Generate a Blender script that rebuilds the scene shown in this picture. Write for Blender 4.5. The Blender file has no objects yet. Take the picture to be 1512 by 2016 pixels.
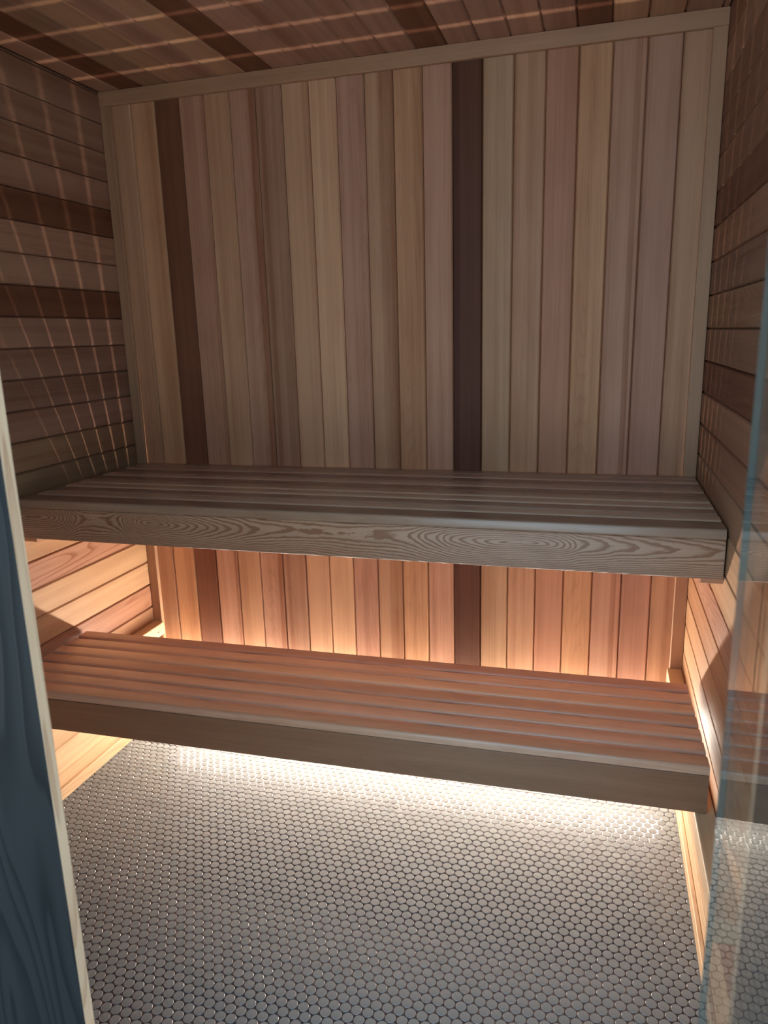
import bpy, math, random
from mathutils import Matrix, Vector

random.seed(7)
scene = bpy.context.scene
COL = scene.collection

# ------------------------------------------------------------------ camera
W = 1.708            # inner width of the sauna
ZC = 2.0             # ceiling height
YF = -1.5306         # outer face of the front wall
YB = -1.5166         # inner face of the outer front boards
YI = -1.480          # inner face of the front wall lining
CAM = Vector((1.4549, -2.0906, 1.2852))
yaw, pit, rol, FPX = -0.2870, -0.2360, -0.0273, 1453.4

fwd = Vector((math.sin(yaw)*math.cos(pit), math.cos(yaw)*math.cos(pit), math.sin(pit)))
right0 = Vector((math.cos(yaw), -math.sin(yaw), 0))
up0 = right0.cross(fwd)
cr = math.cos(rol)*right0 + math.sin(rol)*up0
cu = -math.sin(rol)*right0 + math.cos(rol)*up0
cam_data = bpy.data.cameras.new('camera')
cam = bpy.data.objects.new('camera', cam_data)
COL.objects.link(cam)
cam.matrix_world = Matrix(((cr.x, cu.x, -fwd.x, CAM.x), (cr.y, cu.y, -fwd.y, CAM.y), (cr.z, cu.z, -fwd.z, CAM.z), (0, 0, 0, 1)))
cam_data.sensor_fit = 'VERTICAL'
cam_data.sensor_height = 36.0
cam_data.sensor_width = 27.0
cam_data.lens = FPX/2016*36.0
cam_data.clip_start = 0.01
cam_data.dof.use_dof = True
cam_data.dof.focus_distance = 1.9
cam_data.dof.aperture_fstop = 7.0
scene.camera = cam

# ------------------------------------------------------------------ light
SKY_STRENGTH = 3.9
SKY_COLOR = (0.44, 0.73, 1.0, 1)
SUN_STRENGTH = 42.0
LED_STRENGTH = 370.0
LED_COLOR = (1.0, 0.93, 0.81, 1)
world = bpy.data.worlds.new('daylight')
scene.world = world
world.use_nodes = True
bg = world.node_tree.nodes['Background']
bg.inputs[0].default_value = SKY_COLOR
bg.inputs[1].default_value = SKY_STRENGTH
sun_data = bpy.data.lights.new('sun', 'SUN')
sun_data.energy = SUN_STRENGTH
sun_data.color = (0.78, 0.92, 1.0)
sun_data.angle = 0.01
sun = bpy.data.objects.new('sun', sun_data)      # stands behind the sauna: the front is in shade, the ground further out is lit
COL.objects.link(sun)
sun.rotation_euler = Vector((-0.25, -0.75, -0.75)).to_track_quat('-Z', 'Y').to_euler()
vs = scene.view_settings
vs.view_transform = 'Standard'
vs.look = 'None'
vs.gamma = 1.0
vs.use_curve_mapping = False
vs.exposure = 0.0
scene.cycles.use_denoising = True
scene.cycles.use_adaptive_sampling = True
scene.cycles.adaptive_threshold = 0.02
scene.cycles.sample_clamp_indirect = 10.0
scene.cycles.max_bounces = 10
scene.cycles.diffuse_bounces = 6
scene.cycles.glossy_bounces = 4
scene.cycles.transparent_max_bounces = 12

# ------------------------------------------------------------------ materials
def new_mat(name):
    m = bpy.data.materials.new(name)
    m.use_nodes = True
    nt = m.node_tree
    nt.nodes.clear()
    out = nt.nodes.new('ShaderNodeOutputMaterial')
    return m, nt, out

def nd(nt, typ, **kw):
    n = nt.nodes.new(typ)
    for k, v in kw.items():
        if k.startswith('i_'):
            key = k[2:]
            n.inputs[int(key) if key.isdigit() else key].default_value = v
        else:
            setattr(n, k, v)
    return n

def math_n(nt, op, a, b=None, c=None, clamp=False):
    n = nd(nt, 'ShaderNodeMath', operation=op, use_clamp=clamp)
    for i, x in enumerate((a, b, c)):
        if x is None:
            continue
        if isinstance(x, (int, float)):
            n.inputs[i].default_value = x
        else:
            nt.links.new(x, n.inputs[i])
    return n.outputs[0]

def noise_n(nt, vec, scale, detail=3.0, rough=0.55):
    mp = nd(nt, 'ShaderNodeMapping')
    mp.inputs['Scale'].default_value = scale
    nt.links.new(vec, mp.inputs['Vector'])
    t = nd(nt, 'ShaderNodeTexNoise')
    t.inputs['Scale'].default_value = 1.0
    t.inputs['Detail'].default_value = detail
    t.inputs['Roughness'].default_value = rough
    nt.links.new(mp.outputs[0], t.inputs['Vector'])
    return t.outputs[0]

def maprange(nt, v, a, b, c, d):
    n = nd(nt, 'ShaderNodeMapRange', clamp=True)
    nt.links.new(v, n.inputs[0])
    for i, x in enumerate((a, b, c, d)):
        n.inputs[i+1].default_value = x
    return n.outputs[0]

def cedar(name, rough=0.5, spec=0.35, figure_curve=None, figure_len=1.7, grain=1.0):
    """Cedar boards: the object's own colour is the board's tone, its alpha how figured the grain is.
    Local X runs along the board, local Y across it."""
    m, nt, out = new_mat(name)
    tc = nd(nt, 'ShaderNodeTexCoord')
    oi = nd(nt, 'ShaderNodeObjectInfo')
    off = nd(nt, 'ShaderNodeCombineXYZ')
    nt.links.new(math_n(nt, 'MULTIPLY', oi.outputs['Random'], 41.0), off.inputs[0])
    nt.links.new(math_n(nt, 'MULTIPLY', oi.outputs['Random'], 17.0), off.inputs[1])
    nt.links.new(math_n(nt, 'MULTIPLY', oi.outputs['Random'], 29.0), off.inputs[2])
    add = nd(nt, 'ShaderNodeVectorMath', operation='ADD')
    nt.links.new(tc.outputs['Object'], add.inputs[0])
    nt.links.new(off.outputs[0], add.inputs[1])
    vec = add.outputs[0]
    streak = noise_n(nt, vec, (0.7, 55, 55), 4.0, 0.6)       # growth-ring streaks
    fine = noise_n(nt, vec, (7, 420, 420), 2.0, 0.5)         # fibres
    broad = noise_n(nt, vec, (0.5, 16, 16), 2.0, 0.5)        # tone bands across a board
    blotch = noise_n(nt, vec, (5, 14, 14), 2.0, 0.5)
    field = noise_n(nt, vec, (0.9, 13, 13), 1.5, 0.4)
    rings = math_n(nt, 'FRACT', math_n(nt, 'MULTIPLY', field, 26.0))
    late = maprange(nt, rings, 0.55, 0.95, 0.0, 1.0)
    late = math_n(nt, 'MULTIPLY', late, maprange(nt, rings, 0.95, 1.0, 1.0, 0.0))
    if figure_curve:
        sep = nd(nt, 'ShaderNodeSeparateXYZ')
        nt.links.new(tc.outputs['Object'], sep.inputs[0])
        fc = nd(nt, 'ShaderNodeFloatCurve')
        cv = fc.mapping.curves[0]
        while len(cv.points) > 2:
            cv.points.remove(cv.points[1])
        pts = figure_curve
        cv.points[0].location = pts[0]
        cv.points[1].location = pts[-1]
        for p in pts[1:-1]:
            cv.points.new(*p)
        fc.mapping.update()
        u = math_n(nt, 'DIVIDE', sep.outputs[0], figure_len)
        nt.links.new(u, fc.inputs['Value'])
        wob = noise_n(nt, tc.outputs['Object'], (16, 50, 50), 3.0, 0.6)
        wob2 = noise_n(nt, tc.outputs['Object'], (3, 10, 10), 2.0, 0.5)
        yy = math_n(nt, 'SUBTRACT', sep.outputs[1], 0.016)
        yy = math_n(nt, 'ADD', yy, math_n(nt, 'MULTIPLY', math_n(nt, 'SUBTRACT', wob2, 0.5), 0.03))
        yy = math_n(nt, 'DIVIDE', yy, 0.042)
        r = math_n(nt, 'ADD', math_n(nt, 'MULTIPLY', yy, yy), fc.outputs[0])
        r = math_n(nt, 'SQRT', math_n(nt, 'MAXIMUM', r, 0.0))
        r = math_n(nt, 'ADD', r, math_n(nt, 'MULTIPLY', math_n(nt, 'SUBTRACT', wob, 0.5), 0.13))
        rings2 = math_n(nt, 'FRACT', math_n(nt, 'MULTIPLY', r, 11.0))
        late2 = maprange(nt, rings2, 0.45, 0.8, 0.0, 1.0)
        late = math_n(nt, 'MULTIPLY', late2, maprange(nt, rings2, 0.90, 1.0, 1.0, 0.0))
        late = math_n(nt, 'MULTIPLY', late, 1.5)
    fig = math_n(nt, 'MULTIPLY', late, oi.outputs['Alpha'])
    t = math_n(nt, 'MULTIPLY', math_n(nt, 'SUBTRACT', streak, 0.5), 1.15*grain)
    t = math_n(nt, 'ADD', t, math_n(nt, 'MULTIPLY', math_n(nt, 'SUBTRACT', fine, 0.5), 0.45*grain))
    t = math_n(nt, 'ADD', t, math_n(nt, 'MULTIPLY', math_n(nt, 'SUBTRACT', broad, 0.5), 1.3*grain))
    t = math_n(nt, 'ADD', t, math_n(nt, 'MULTIPLY', math_n(nt, 'SUBTRACT', blotch, 0.5), 0.5*grain))
    t = math_n(nt, 'ADD', t, math_n(nt, 'MULTIPLY', fig, 0.8))
    sp = nd(nt, 'ShaderNodeSeparateXYZ')
    nt.links.new(tc.outputs['Object'], sp.inputs[0])
    att = {}
    for key in ('streak_pos', 'streak_width', 'streak_depth'):
        a_ = nd(nt, 'ShaderNodeAttribute', attribute_type='OBJECT', attribute_name=key)
        att[key] = a_.outputs['Fac']
    wav = math_n(nt, 'MULTIPLY', math_n(nt, 'SUBTRACT', noise_n(nt, vec, (1.6, 20, 20), 2.0), 0.5), 0.012)
    d_ = math_n(nt, 'ABSOLUTE', math_n(nt, 'SUBTRACT', math_n(nt, 'ADD', sp.outputs[1], wav), att['streak_pos']))
    d_ = math_n(nt, 'DIVIDE', d_, math_n(nt, 'MAXIMUM', att['streak_width'], 0.001))
    st = math_n(nt, 'MULTIPLY', maprange(nt, d_, 0.75, 1.15, 1.0, 0.0), att['streak_depth'])
    t = math_n(nt, 'ADD', t, st)
    t = math_n(nt, 'ADD', t, 0.25, clamp=True)
    gm = nd(nt, 'ShaderNodeVectorMath', operation='MULTIPLY')
    nt.links.new(oi.outputs['Color'], gm.inputs[0])
    gm.inputs[1].default_value = (0.56, 0.42, 0.34)
    mx = nd(nt, 'ShaderNodeMix', data_type='RGBA')
    nt.links.new(t, mx.inputs[0])
    nt.links.new(oi.outputs['Color'], mx.inputs[6])
    nt.links.new(gm.outputs[0], mx.inputs[7])
    b = nd(nt, 'ShaderNodeBsdfPrincipled')
    nt.links.new(mx.outputs[2], b.inputs['Base Color'])
    b.inputs['Roughness'].default_value = rough
    b.inputs['Specular IOR Level'].default_value = spec
    bp = nd(nt, 'ShaderNodeBump')
    bp.inputs['Strength'].default_value = 0.25
    bp.inputs['Distance'].default_value = 0.0008
    h = math_n(nt, 'SUBTRACT', math_n(nt, 'MULTIPLY', fine, 0.5), fig)
    nt.links.new(h, bp.inputs['Height'])
    nt.links.new(bp.outputs[0], b.inputs['Normal'])
    nt.links.new(b.outputs[0], out.inputs[0])
    return m

def plain(name, color, rough=0.5, metal=0.0, spec=0.5, var=0.0, vscale=(30, 30, 30), bump=0.0):
    m, nt, out = new_mat(name)
    b = nd(nt, 'ShaderNodeBsdfPrincipled')
    b.inputs['Roughness'].default_value = rough
    b.inputs['Metallic'].default_value = metal
    b.inputs['Specular IOR Level'].default_value = spec
    tc = nd(nt, 'ShaderNodeTexCoord')
    n = noise_n(nt, tc.outputs['Object'], vscale, 3.0)
    mx = nd(nt, 'ShaderNodeMix', data_type='RGBA')
    nt.links.new(maprange(nt, n, 0.3, 0.7, 0.0, 1.0), mx.inputs[0])
    mx.inputs[6].default_value = tuple(c*(1+var) for c in color) + (1,)
    mx.inputs[7].default_value = tuple(c*(1-var) for c in color) + (1,)
    nt.links.new(mx.outputs[2], b.inputs['Base Color'])
    if bump:
        bp = nd(nt, 'ShaderNodeBump')
        bp.inputs['Strength'].default_value = bump
        bp.inputs['Distance'].default_value = 0.001
        nt.links.new(n, bp.inputs['Height'])
        nt.links.new(bp.outputs[0], b.inputs['Normal'])
    nt.links.new(b.outputs[0], out.inputs[0])
    return m

M_WALL = cedar('cedar_wall', 0.55, 0.18)
M_TRIM = cedar('cedar_trim', 0.5, 0.3, grain=0.7)
M_BENCH = cedar('cedar_bench', 0.28, 0.5, grain=0.8)
M_FASCIA = cedar('cedar_fascia', 0.45, 0.4, grain=0.8)
M_FIGURED = cedar('cedar_figured', 0.45, 0.4, grain=0.7, figure_curve=[
    (0.0, 0.10), (0.03, 0.02), (0.10, 0.75), (0.14, 1.0), (0.20, 0.10), (0.235, 0.0), (0.27, 0.06), (0.36, 0.55), (0.45, 0.95),
    (0.55, 1.0), (0.64, 0.45), (0.72, 0.02), (0.77, 0.0), (0.83, 0.35), (0.92, 0.75), (1.0, 1.0)])
M_RAW = cedar('raw_edge', 0.6, 0.2, grain=1.0)
M_BACK = plain('sheathing', (0.10, 0.06, 0.04), 0.9, var=0.2)
M_TILE = plain('tile_glaze', (0.165, 0.170, 0.166), 0.6, spec=0.10, var=0.10, vscale=(25, 25, 25))
M_RIM = plain('tile_rim', (0.20, 0.20, 0.20), 0.22, spec=0.8, var=0.05)
M_GROUT = plain('grout', (0.03, 0.031, 0.034), 0.2, spec=0.5, var=0.12, vscale=(60, 60, 60))
M_METAL = plain('brushed_metal', (0.55, 0.55, 0.56), 0.35, 1.0, var=0.05)
M_CHANNEL = plain('aluminium_channel', (0.7, 0.7, 0.7), 0.4, 1.0, var=0.03)
M_GROUND = plain('paving', (0.42, 0.41, 0.39), 0.8, var=0.2, vscale=(6, 6, 6))

def dark_board_material():
    m, nt, out = new_mat('blue_black_stain')
    tc = nd(nt, 'ShaderNodeTexCoord')
    oi = nd(nt, 'ShaderNodeObjectInfo')
    off = nd(nt, 'ShaderNodeCombineXYZ')
    nt.links.new(math_n(nt, 'MULTIPLY', oi.outputs['Random'], 31.0), off.inputs[0])
    add = nd(nt, 'ShaderNodeVectorMath', operation='ADD')
    nt.links.new(tc.outputs['Object'], add.inputs[0])
    nt.links.new(off.outputs[0], add.inputs[1])
    f = noise_n(nt, add.outputs[0], (1.6, 11, 11), 1.5, 0.4)
    rings = math_n(nt, 'FRACT', math_n(nt, 'MULTIPLY', f, 13.0))
    line = math_n(nt, 'MULTIPLY', maprange(nt, rings, 0.4, 0.85, 0, 1), maprange(nt, rings, 0.9, 1.0, 1, 0))
    cr_ = nd(nt, 'ShaderNodeMix', data_type='RGBA')
    cr_.inputs[6].default_value = (0.0068, 0.0060, 0.0054, 1)
    cr_.inputs[7].default_value = (0.0012, 0.0011, 0.001, 1)
    nt.links.new(line, cr_.inputs[0])
    b = nd(nt, 'ShaderNodeBsdfPrincipled')
    nt.links.new(cr_.outputs[2], b.inputs['Base Color'])
    b.inputs['Roughness'].default_value = 0.55
    b.inputs['Specular IOR Level'].default_value = 0.1
    bp = nd(nt, 'ShaderNodeBump')
    bp.inputs['Strength'].default_value = 0.3
    bp.inputs['Distance'].default_value = 0.001
    nt.links.new(line, bp.inputs['Height'])
    nt.links.new(bp.outputs[0], b.inputs['Normal'])
    nt.links.new(b.outputs[0], out.inputs[0])
    return m
M_DARK = dark_board_material()

def glass_material(name, tint, rough=0.0):
    """Flat pane: clear transmission plus the Fresnel reflection of each face."""
    m, nt, out = new_mat(name)
    geo = nd(nt, 'ShaderNodeNewGeometry')
    ior = maprange(nt, geo.outputs['Backfacing'], 0, 1, 1.5, 1/1.5)
    fr = nd(nt, 'ShaderNodeFresnel')
    nt.links.new(ior, fr.inputs['IOR'])
    tr = nd(nt, 'ShaderNodeBsdfTransparent')
    tr.inputs[0].default_value = tint
    gl = nd(nt, 'ShaderNodeBsdfGlossy')
    gl.inputs['Roughness'].default_value = rough
    mix = nd(nt, 'ShaderNodeMixShader')
    nt.links.new(fr.outputs[0], mix.inputs[0])
    nt.links.new(tr.outputs[0], mix.inputs[1])
    nt.links.new(gl.outputs[0], mix.inputs[2])
    nt.links.new(mix.outputs[0], out.inputs[0])
    return m
M_GLASS = glass_material('clear_glass', (0.95, 0.975, 0.965, 1))

def glass_edge_material():
    m, nt, out = new_mat('glass_edge')
    b = nd(nt, 'ShaderNodeBsdfPrincipled')
    b.inputs['Base Color'].default_value = (0.02, 0.04, 0.04, 1)
    b.inputs['Roughness'].default_value = 0.4
    b.inputs['Specular IOR Level'].default_value = 0.12
    tr = nd(nt, 'ShaderNodeBsdfTransparent')
    tr.inputs[0].default_value = (0.30, 0.42, 0.41, 1)
    mix = nd(nt, 'ShaderNodeMixShader')
    mix.inputs[0].default_value = 0.75
    nt.links.new(tr.outputs[0], mix.inputs[1])
    nt.links.new(b.outputs[0], mix.inputs[2])
    nt.links.new(mix.outputs[0], out.inputs[0])
    return m
M_GEDGE = glass_edge_material()

def led_material():
    m, nt, out = new_mat('lit_diffuser')
    e = nd(nt, 'ShaderNodeEmission')
    e.inputs[0].default_value = LED_COLOR
    e.inputs[1].default_value = LED_STRENGTH
    nt.links.new(e.outputs[0], out.inputs[0])
    return m
M_LED = led_material()

# ------------------------------------------------------------------ helpers
def mesh(name, verts, faces, mat, smooth=False):
    me = bpy.data.meshes.new(name)
    me.from_pydata(verts, [], faces)
    for x in (mat if isinstance(mat, (list, tuple)) else [mat]):
        me.materials.append(x)
    if smooth:
        me.polygons.foreach_set('use_smooth', [True]*len(me.polygons))
    me.update()
    return me

def prism(name, section, length, mat, x0=0.0, smooth=False, angle=None):
    """Section in local (Y, Z), counter-clockwise seen from +X, run along local X."""
    n = len(section)
    v = [(x0, y, z) for y, z in section] + [(x0+length, y, z) for y, z in section]
    f = [(i, (i+1) % n, n+(i+1) % n, n+i) for i in range(n)]
    f.append(tuple(reversed(range(n))))
    f.append(tuple(range(n, 2*n)))
    me = mesh(name, v, f, mat)
    if smooth:
        me.polygons.foreach_set('use_smooth', [True]*len(me.polygons))
        me.set_sharp_from_angle(angle=math.radians(angle or 40))
    return me

def rounded(w, h, r, seg=3, rb=None):
    """Rectangle section: Y in 0..w, Z in -h..0, upper corners rounded with r, lower with rb."""
    rb = 0.0015 if rb is None else rb
    pts = []
    for cx, cz, rr, a0 in ((w, -h, rb, -90), (w, 0, r, 0), (0, 0, r, 90), (0, -h, rb, 180)):
        sx = -1 if cx == w else 1
        sz = 1 if cz == -h else -1
        ox, oz = cx + sx*rr, cz + sz*rr
        k = seg if rr > 0.002 else 1
        for i in range(k+1):
            a = math.radians(a0 + 90*i/k)
            pts.append((ox + rr*math.cos(a), oz + rr*math.sin(a)))
    return pts

def box_mesh(name, x0, x1, y0, y1, z0, z1, mat):
    v = [(x, y, z) for z in (z0, z1) for y in (y0, y1) for x in (x0, x1)]
    f = [(0, 2, 3, 1), (4, 5, 7, 6), (0, 1, 5, 4), (2, 6, 7, 3), (0, 4, 6, 2), (1, 3, 7, 5)]
    return mesh(name, v, f, mat)

def obj(name, me, parent=None, M=None, color=None):
    o = bpy.data.objects.new(name, me)
    COL.objects.link(o)
    if parent:
        o.parent = parent
    if M is not None:
        o.matrix_local = M
    if color:
        o.color = color if len(color) == 4 else tuple(color)+(0.0,)
    return o

def frame(origin, ax, ay, az):
    return Matrix(((ax[0], ay[0], az[0], origin[0]), (ax[1], ay[1], az[1], origin[1]), (ax[2], ay[2], az[2], origin[2]), (0, 0, 0, 1)))

def tag(o, label=None, cat=None, group=None, kind=None):
    for k, v in (('label', label), ('category', cat), ('group', group), ('kind', kind)):
        if v:
            o[k] = v
    return o

def empty(name, loc, rz=0.0):
    o = bpy.data.objects.new(name, None)
    COL.objects.link(o)
    o.location = loc
    o.rotation_euler = (0, 0, rz)
    o.empty_display_size = 0.1
    return o

X, Y, Z = (1, 0, 0), (0, 1, 0), (0, 0, 1)
NX, NY, NZ = (-1, 0, 0), (0, -1, 0), (0, 0, -1)

# tones of cedar (linear albedo)
TAN = (0.47, 0.285, 0.18)
LIGHT = (0.53, 0.335, 0.21)
ORANGE = (0.49, 0.285, 0.165)
PINK = (0.45, 0.265, 0.185)
MAUVE = (0.40, 0.23, 0.165)
RED = (0.40, 0.215, 0.14)
BROWN = (0.29, 0.17, 0.115)
DARK = (0.165, 0.072, 0.043)
GREEN = (0.43, 0.285, 0.18)
PALE = (0.58, 0.385, 0.235)
CREAM = (0.66, 0.515, 0.34)

def tone(c, jit=0.05, fig=0.0, k=1.0):
    j = 1 + random.uniform(-jit, jit)
    return (c[0]*j*k, c[1]*j*k*0.87, c[2]*j*k*0.77, fig)

P = 0.08
TH = 0.018
def board_section(w=P, c=0.0038, d=0.005):
    h = w/2
    g = 0.0005
    return [(h-g, -TH), (h-g, -d), (h-c, 0), (-h+c, 0), (-h+g, -d), (-h+g, -TH)]

# ------------------------------------------------------------------ the room: floor
floor_top = -0.0013
fl = obj('floor', box_mesh('floor', -0.02, W+0.02, YB+0.001, 0.02, -0.08, floor_top, M_GROUT))
tag(fl, 'grey penny-round tile floor with dark glossy grout', kind='structure')
PT = 0.0231
RT = PT*math.sqrt(3)/2
SEG = 16
def tile_verts(cx, cy, dz=0.0):
    v = []
    for k in range(SEG):
        a = 2*math.pi*k/SEG
        v.append((cx+0.0110*math.cos(a), cy+0.0110*math.sin(a), -0.0016))
    for k in range(SEG):
        a = 2*math.pi*k/SEG
        v.append((cx+0.0100*math.cos(a), cy+0.0100*math.sin(a), -0.00012+dz))
    v.append((cx, cy, dz))
    return v
def tile_faces(o):
    f = [(o+k, o+(k+1) % SEG, o+SEG+(k+1) % SEG, o+SEG+k) for k in range(SEG)]
    f += [(o+SEG+k, o+SEG+(k+1) % SEG, o+2*SEG) for k in range(SEG)]
    return f
centres = []
for j in range(-32, 60):
    for i in range(-60, 40):
        cx = 1.032 + PT*(i + 0.5*(j % 2))
        cy = -0.962 + RT*j
        if 0.004 < cx < W-0.004 and YI+0.012 < cy < -0.010:
            centres.append((cx, cy))
def in_view(c):
    d = Vector((c[0], c[1], 0)) - CAM
    z = d.dot(fwd)
    px = 756 + FPX*d.dot(cr)/z
    py = 1008 - FPX*d.dot(cu)/z
    jamb = 124 + (py-1583)*0.145
    glass = 1412 - (py-1560)*0.082
    return jamb < px < glass and py < 2030, z
near = sorted([c for c in centres if in_view(c)[0]], key=lambda c: in_view(c)[1])[:300]
near_set = set(near)
tile_me = mesh('tile', tile_verts(0, 0), tile_faces(0), [M_TILE, M_RIM])
def rim_smooth(me):
    rim = [len(p.vertices) == 4 for p in me.polygons]
    me.polygons.foreach_set('use_smooth', rim)
    me.polygons.foreach_set('material_index', [int(r) for r in rim])
rim_smooth(tile_me)
for c in near:
    obj('tile', tile_me, fl, Matrix.Translation((c[0], c[1], random.uniform(-0.0001, 0.0001))))
V, Fc = [], []
for c in centres:
    if c in near_set:
        continue
    o = len(V)
    V += tile_verts(c[0], c[1], random.uniform(-0.0001, 0.0001))
    Fc += tile_faces(o)
field_me = mesh('tile_field', V, Fc, [M_TILE, M_RIM])
rim_smooth(field_me)
rest = obj('tile_field', field_me, fl)
rest['kind'] = 'stuff'

# ------------------------------------------------------------------ the room: walls and ceiling
def shell(name, b, label):
    o = obj(name, box_mesh(name, *b, M_BACK))
    return tag(o, label, kind='structure')

wb = shell('wall_back', (-0.10, W+0.10, TH, 0.10, -0.08, ZC+0.12), 'back wall of vertical cedar boards in mixed tones')
wl = shell('wall_left', (-0.10, -TH, YB, TH, -0.08, ZC+0.12), 'left wall of horizontal cedar boards')
wr = shell('wall_right', (W+TH, W+0.10, YB, TH, -0.08, ZC+0.12), 'right wall of horizontal cedar boards')
cl = shell('ceiling', (-TH, W+TH, YB, TH, ZC+TH, ZC+0.12), 'ceiling of cedar boards running front to back')

# back wall boards, left to right
back_tones = [TAN, ORANGE, DARK, PINK, TAN, PINK, BROWN, TAN, LIGHT, MAUVE, TAN, ORANGE, PINK, DARK, GREEN, TAN, RED, ORANGE, PINK, MAUVE, TAN]
back_k = [0.95, 1.0, 1.25, 1.0, 1.0, 0.95, 1.2, 1.0, 1.0, 1.05, 0.9, 0.95, 0.98, 0.8, 0.95, 0.95, 1.05, 1.0, 0.98, 0.98, 0.9]
# darker heartwood streaks: place across the board, half width, depth
back_streaks = {5: (-0.031, 0.010, 0.45), 6: (0.020, 0.008, 0.35), 10: (-0.018, 0.021, 0.5), 13: (0.03, 0.010, 0.3), 18: (-0.020, 0.008, 0.55), 20: (0.030, 0.008, 0.2), 3: (-0.034, 0.006, 0.3)}
full = prism('board', board_section(), ZC, M_WALL)
for k in range(21):
    xc = 0.0127 + P*k + P/2
    o = obj('board', full, wb, frame((xc, 0, 0), Z, NX, NY), tone(back_tones[k], 0.02, random.choice((0, 0, 0.1, 0.2)), back_k[k]*(1.2 if back_tones[k] != DARK else 1.0)))
    if k in back_streaks:
        o['streak_pos'], o['streak_width'], o['streak_depth'] = back_streaks[k]
for x0, w in ((-0.0005, 0.0132), (1.6927, W-1.6927)):
    obj('board', prism('filler', board_section(w, 0.001), ZC, M_WALL), wb, frame((x0+w/2, 0, 0), Z, NX, NY), tone(TAN, 0.03))

LEN = -YI
side = prism('board', board_section(), LEN, M_WALL)
def side_boards(parent, first, right, tones):
    k = 0
    z0 = first - P
    while z0 < ZC - 0.001:
        a, b = max(z0, 0.0), min(z0+P, ZC)
        me = side if b-a > P-1e-4 else prism('board', board_section(b-a, min(0.0038, (b-a)/4)), LEN, M_WALL)
        zc = (a+b)/2
        c = tones.get(k, None)
        if c is None:
            c = tone(random.choice((PINK, MAUVE, MAUVE, RED)), 0.06, random.choice((0, 0, 0.3)), 0.78)
        if right:
            obj('board', me, parent, frame((W, YI, zc), Y, NZ, NX), c)
        else:
            obj('board', me, parent, frame((0, YI, zc), Y, Z, X), c)
        z0 += P
        k += 1
# index k: board between first+(k-1)P and first+kP
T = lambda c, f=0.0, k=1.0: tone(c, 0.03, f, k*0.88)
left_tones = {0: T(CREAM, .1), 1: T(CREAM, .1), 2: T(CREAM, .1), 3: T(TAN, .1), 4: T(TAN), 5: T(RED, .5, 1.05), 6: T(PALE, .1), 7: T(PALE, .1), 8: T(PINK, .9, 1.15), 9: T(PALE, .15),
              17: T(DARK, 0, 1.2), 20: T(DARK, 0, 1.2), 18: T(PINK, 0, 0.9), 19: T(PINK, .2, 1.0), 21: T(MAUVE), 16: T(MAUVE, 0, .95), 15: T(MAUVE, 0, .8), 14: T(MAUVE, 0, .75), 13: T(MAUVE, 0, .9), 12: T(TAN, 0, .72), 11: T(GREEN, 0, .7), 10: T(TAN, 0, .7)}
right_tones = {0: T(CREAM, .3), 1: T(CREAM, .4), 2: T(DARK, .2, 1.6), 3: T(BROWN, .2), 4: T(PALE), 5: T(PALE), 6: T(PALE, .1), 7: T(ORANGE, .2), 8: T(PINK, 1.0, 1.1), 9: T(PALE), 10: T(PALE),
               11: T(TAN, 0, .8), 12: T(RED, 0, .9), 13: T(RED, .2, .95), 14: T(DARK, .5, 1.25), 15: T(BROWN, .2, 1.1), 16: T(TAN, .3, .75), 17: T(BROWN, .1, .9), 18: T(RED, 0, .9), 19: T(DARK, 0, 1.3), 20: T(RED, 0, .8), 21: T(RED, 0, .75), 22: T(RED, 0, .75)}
side_boards(wl, 0.0749, False, left_tones)
side_boards(wr, 0.0782, True, right_tones)

ceil_tones = {1: DARK, 2: BROWN, 6: DARK, 12: DARK, 17: DARK}
PC = 0.0812
xe = -0.0133
k = 0
while xe < W-0.002:
    a, b = max(xe, 0), min(xe+PC, W)
    c = ceil_tones.get(k)
    c = tone(c, 0.02, 0, 1.3) if c else tone(random.choice((PINK, MAUVE, MAUVE, TAN)), 0.05, 0, 1.1)
    obj('board', prism('board', board_section(b-a, min(0.0038, (b-a)/4)), LEN, M_WALL), cl, frame(((a+b)/2, YI, ZC), Y, X, NZ), c)
    xe += PC
    k += 1

# trim boards at the back wall and the floor
TT = 0.015
def trim(name, sec_w, length, M, c, label, th=TT):
    o = obj(name, prism(name, rounded(sec_w, th, 0.0015, 1), length, M_TRIM), None, M, c)
    return tag(o, label, kind='structure')
trim('trim_1', 0.039, W-0.002, frame((0.001, -TT, ZC-0.0395), X, Z, NY), tone(TAN, 0, .1, 1.02), 'cedar trim strip along the top of the back wall')
trim('trim_2', 0.033, ZC-0.041, frame((W-0.001, -TT, 0.0005), Z, NX, NY), tone(LIGHT, 0, 0, .92), 'narrow cedar trim strip in the right back corner')
trim('trim_3', 0.033, ZC-0.041, frame((0.034, -TT, 0.0005), Z, NX, NY), tone(LIGHT, 0, 0, .82), 'narrow cedar trim strip in the left back corner')
trim('baseboard_left', 0.034, LEN-0.02, frame((0.011, YI+0.004, 0.0005), Y, Z, X), tone(CREAM, 0, .3, .9), 'low cedar base strip along the left wall', 0.0105)
trim('baseboard_right', 0.034, LEN-0.02, frame((W-0.011, YI+0.004, 0.0345), Y, NZ, NX), tone(CREAM, 0, .2, .95), 'low cedar base strip along the right wall', 0.0105)

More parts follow.
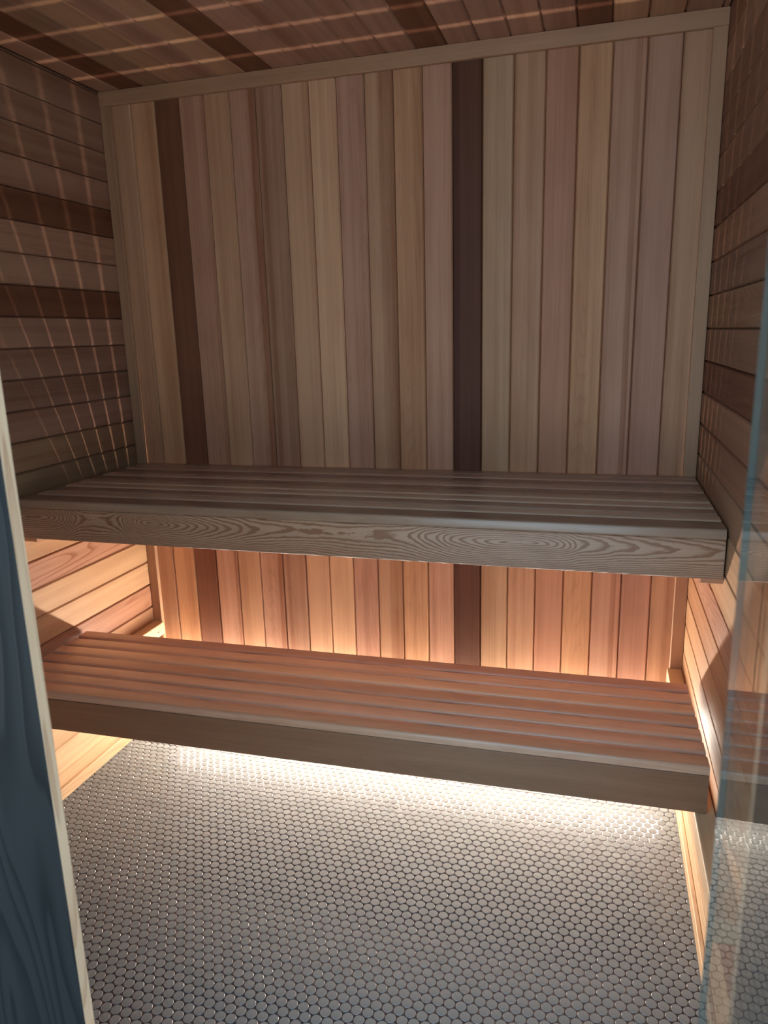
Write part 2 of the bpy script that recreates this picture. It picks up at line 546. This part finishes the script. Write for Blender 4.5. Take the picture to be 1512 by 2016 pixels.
# ------------------------------------------------------------------ front wall with the doorway
XL, XR = 0.9162, 1.5811
wf = shell('wall_front', (-0.10, 0.86, YB+0.0005, YI-TH, -0.08, ZC+0.12), 'front wall beside the doorway, blue-black stained outside')
obj('jamb_lining', box_mesh('jamb_lining', 1.612, W+0.10, YB+0.0005, YI-TH, -0.08, ZC+0.12, M_BACK), wf)
obj('header', box_mesh('header', 0.861, 1.611, YB+0.0005, YI-0.001, 1.97, ZC+0.12, M_BACK), wf)
inner_l = prism('board', board_section(), 0.86-0.001, M_WALL)
inner_r = prism('board', board_section(), W-1.612, M_WALL)
z0 = 0.0
while z0 < ZC-0.01:
    obj('board', inner_l, wf, frame((0.8595, YI, z0+P/2), NX, Z, Y), tone(MAUVE, 0.1, 0, .9))
    obj('board', inner_r, wf, frame((W-0.0005, YI, z0+P/2), NX, Z, Y), tone(MAUVE, 0.1, 0, .9))
    z0 += P
def outer_board(x0, x1, z0=-0.05, z1=ZC+0.12):
    t = YB-YF
    w = x1-x0-0.002
    o = obj('outer_board', prism('outer_board', [(w, -t), (w, 0), (0, 0), (0, -t)], z1-z0, [M_DARK, M_RAW]), wf,
            frame((x1-0.001, YF, z0), Z, NX, NY), (0.44, 0.285, 0.18, 0.6))
    for p in o.data.polygons:
        if abs(p.normal.y) > 0.9:
            p.material_index = 1
    return o
for x0, x1 in ((XL-0.19, XL), (XL-0.38, XL-0.19), (XL-0.57, XL-0.38), (XL-0.76, XL-0.57), (XL-0.95, XL-0.76), (XR, XR+0.19)):
    outer_board(x0, x1)
outer_board(XL, XR, 1.97, ZC+0.12)

# ------------------------------------------------------------------ ground outside
g = obj('ground', box_mesh('ground', -6, 8, -9, YB, -0.2, -0.05, M_GROUND))
tag(g, 'grey paving outside the doorway', kind='structure')

# ------------------------------------------------------------------ glass door, swung open to the outside
XG = 1.5550
GD = empty('door_1', (XG+0.0026, YF-0.006, 0.0))
tag(GD, 'frameless clear glass door standing open at the right of the doorway', kind='structure')
def pane_mesh():
    t, c = 0.0026, 0.0006
    y1, y0, z0, z1 = 0.0, -0.61, 0.012, 1.93
    sec = [(-t, y0+c), (-t+c, y0), (t-c, y0), (t, y0+c), (t, y1-c), (t-c, y1), (-t+c, y1), (-t, y1-c)]
    n = len(sec)
    v = [(x, y, z) for z in (z0, z1) for x, y in sec]
    f = [(i, (i+1) % n, n+(i+1) % n, n+i) for i in range(n)] + [tuple(reversed(range(n))), tuple(range(n, 2*n))]
    me = mesh('pane', v, f, [M_GLASS, M_GEDGE])
    for p in me.polygons:
        p.material_index = 0 if abs(p.normal.x) > 0.9 else 1
    return me
obj('pane', pane_mesh(), GD)
for z in (0.14, 1.78):
    obj('hinge', box_mesh('hinge', -0.008, 0.0225, -0.055, 0.005, z-0.04, z+0.04, M_METAL), GD)

# ------------------------------------------------------------------ LED strip low on the back wall
LZ = 0.172
led = empty('led_strip', (W/2, -0.0005, LZ))  # a slim round tube carried on a wall channel
tag(led, 'lit white LED strip running along the back wall below the lower bench', 'light')
L0 = 0.05 - W/2
LL = 1.625
obj('channel', prism('channel', [(0.009, -0.009), (0.009, 0.0), (-0.009, 0.0), (-0.009, -0.009)], LL, M_CHANNEL), led, frame((L0, -0.009, 0), X, Z, NY))
tube = [(0.0065*math.cos(math.radians(a)), 0.0065*math.sin(math.radians(a))) for a in range(-20, 201, 44)]
obj('diffuser', prism('diffuser', tube, LL-0.004, M_LED), led, frame((L0+0.002, -0.0115, 0), X, Z, NY))

# ------------------------------------------------------------------ benches
def bench_slat(parent, x0, length, y0, w, ztop, th, c):
    me = prism('slat', rounded(w, th, 0.0055, 4, 0.003), length, M_BENCH, smooth=True, angle=50)
    return obj('slat', me, parent, frame((x0, y0, ztop), X, Y, Z), c)

# upper bench
UZ, UTH = 0.897, 0.022
UX0, UX1 = 0.020, W-0.005
ub = empty('upper_bench', (W/2, -0.29, 0.793))
tag(ub, 'upper cedar sauna bench of long slats with a boldly figured front board', 'bench')
ox, oy, oz = W/2, -0.29, 0.793
u_tones = [(.32, .20, .13, .2), (.60, .42, .28, .1), (.38, .24, .16, .2), (.60, .42, .28, .1), (.56, .39, .26, .1),
           (.34, .205, .135, .3), (.56, .375, .255, .1), (.32, .19, .13, .3), (.52, .335, .23, .1), (.42, .27, .18, .1)]
ys = [(-0.570, 0.0655)] + [(-0.553+0.0555*k, 0.0472) for k in range(1, 10)]
for (y, w), c in zip(ys, u_tones):
    bench_slat(ub, UX0-ox, UX1-UX0, y-oy, min(w, -0.004-y), UZ-oz, UTH, c)
fme = prism('front_board', rounded(0.082, 0.022, 0.002, 1, 0.0015), UX1-UX0, M_FIGURED)
for v in fme.vertices:
    v.co.y -= 0.041
obj('front_board', fme, ub, frame((UX0-ox, -0.5695-oy, 0.793+0.041-oz), X, Z, NY), (0.40, 0.235, 0.145, 1.0))
for bx in (0.42, 0.86, 1.30):
    obj('brace', box_mesh('brace', bx-0.019-ox, bx+0.019-ox, -0.545-oy, -0.004-oy, 0.836-oz, 0.8745-oz, M_TRIM), ub, None, tone(TAN, .05))
# wall cleats of the upper bench, front lower corner rounded off
def cleat_mesh(name, depth, h, th, r):
    # section in (Y=height, ...) built as prism along local X = thickness
    pts = [(0.0, 0.0), (0.0, h)]
    pts += [(-depth, h)]
    for i in range(6):
        a = math.radians(180 + 90*i/5)
        pts.append((-depth + r + r*math.cos(a), r + r*math.sin(a)))
    pts = pts[::-1]
    return prism(name, pts, th, M_TRIM)
ucl = cleat_mesh('cleat', 0.545, 0.100, 0.042, 0.009)
for x0, dx in ((0.0005, 1), (W-0.0425, 1)):
    obj('cleat', ucl, ub, frame((x0-ox, -0.0005-oy, 0.7743-oz), X, Y, Z), tone(TAN, 0.02, .1))

# lower bench, pulled forward and standing slightly askew
LZT, LTH = 0.449, 0.020
lb = empty('lower_bench', (W/2, -0.7075, 0.345), 0.0203)
tag(lb, 'lower cedar sauna bench of seven slats with plain front board, pulled away from wall', 'bench')
hl = 0.8355
l_tones = [(.60, .37, .245, .2), (.60, .355, .24, .1), (.64, .39, .26, .1), (.52, .30, .20, .1), (.66, .41, .265, .05), (.61, .365, .245, .1), (.44, .235, .165, .2)]
for k in range(7):
    bench_slat(lb, -hl, 2*hl, 0.0005 + 0.0535*k, 0.0425, LZT-0.345, LTH, l_tones[k])
fl2 = prism('front_board', rounded(0.0835, 0.022, 0.002, 1, 0.0015), 2*hl, M_FASCIA)
obj('front_board', fl2, lb, frame((-hl, 0.0, 0.0), X, Z, NY), (0.25, 0.125, 0.066, 0.12))
for bx in (-0.80, -0.28, 0.28, 0.80):
    obj('brace', box_mesh('brace', bx-0.019, bx+0.019, 0.023, 0.362, 0.045, 0.0835, M_TRIM), lb, None, tone(TAN, .05))

# wall cleats the lower bench rests on
def lower_cleat(x0, label, hole_side):
    o = obj('bench_cleat', prism('bench_cleat', rounded(0.040, 0.044, 0.003, 2, 0.003), 0.955, M_TRIM), None,
            frame((x0, -0.0165, 0.3435), NY, X, Z), tone(CREAM, .02, .05, .9))
    tag(o, label, 'cleat')
    n = 8
    v, f = [], []
    for i in range(n):
        a = 2*math.pi*i/n
        v.append((0, 0.0035*math.cos(a), 0.0035*math.sin(a)))
    for i in range(n):
        a = 2*math.pi*i/n
        v.append((0.0008, 0.003*math.cos(a), 0.003*math.sin(a)))
    f = [(i, (i+1) % n, n+(i+1) % n, n+i) for i in range(n)] + [tuple(range(n, 2*n))]
    me = mesh('screw', v, f, M_SCREW)
    s = 1 if hole_side else -1
    obj('screw', me, o, Matrix.Translation((0.035, 0.040 if hole_side else 0.0, -0.025)) @ Matrix.Rotation(math.radians(90*s), 4, 'Z'))
M_SCREW = plain('dark_screw', (0.06, 0.045, 0.035), 0.5, 0.5)
lower_cleat(0.0005, 'pale cedar cleat screwed to the left wall behind the lower bench', True)
lower_cleat(W-0.0405, 'pale cedar cleat on the right wall behind the lower bench', False)
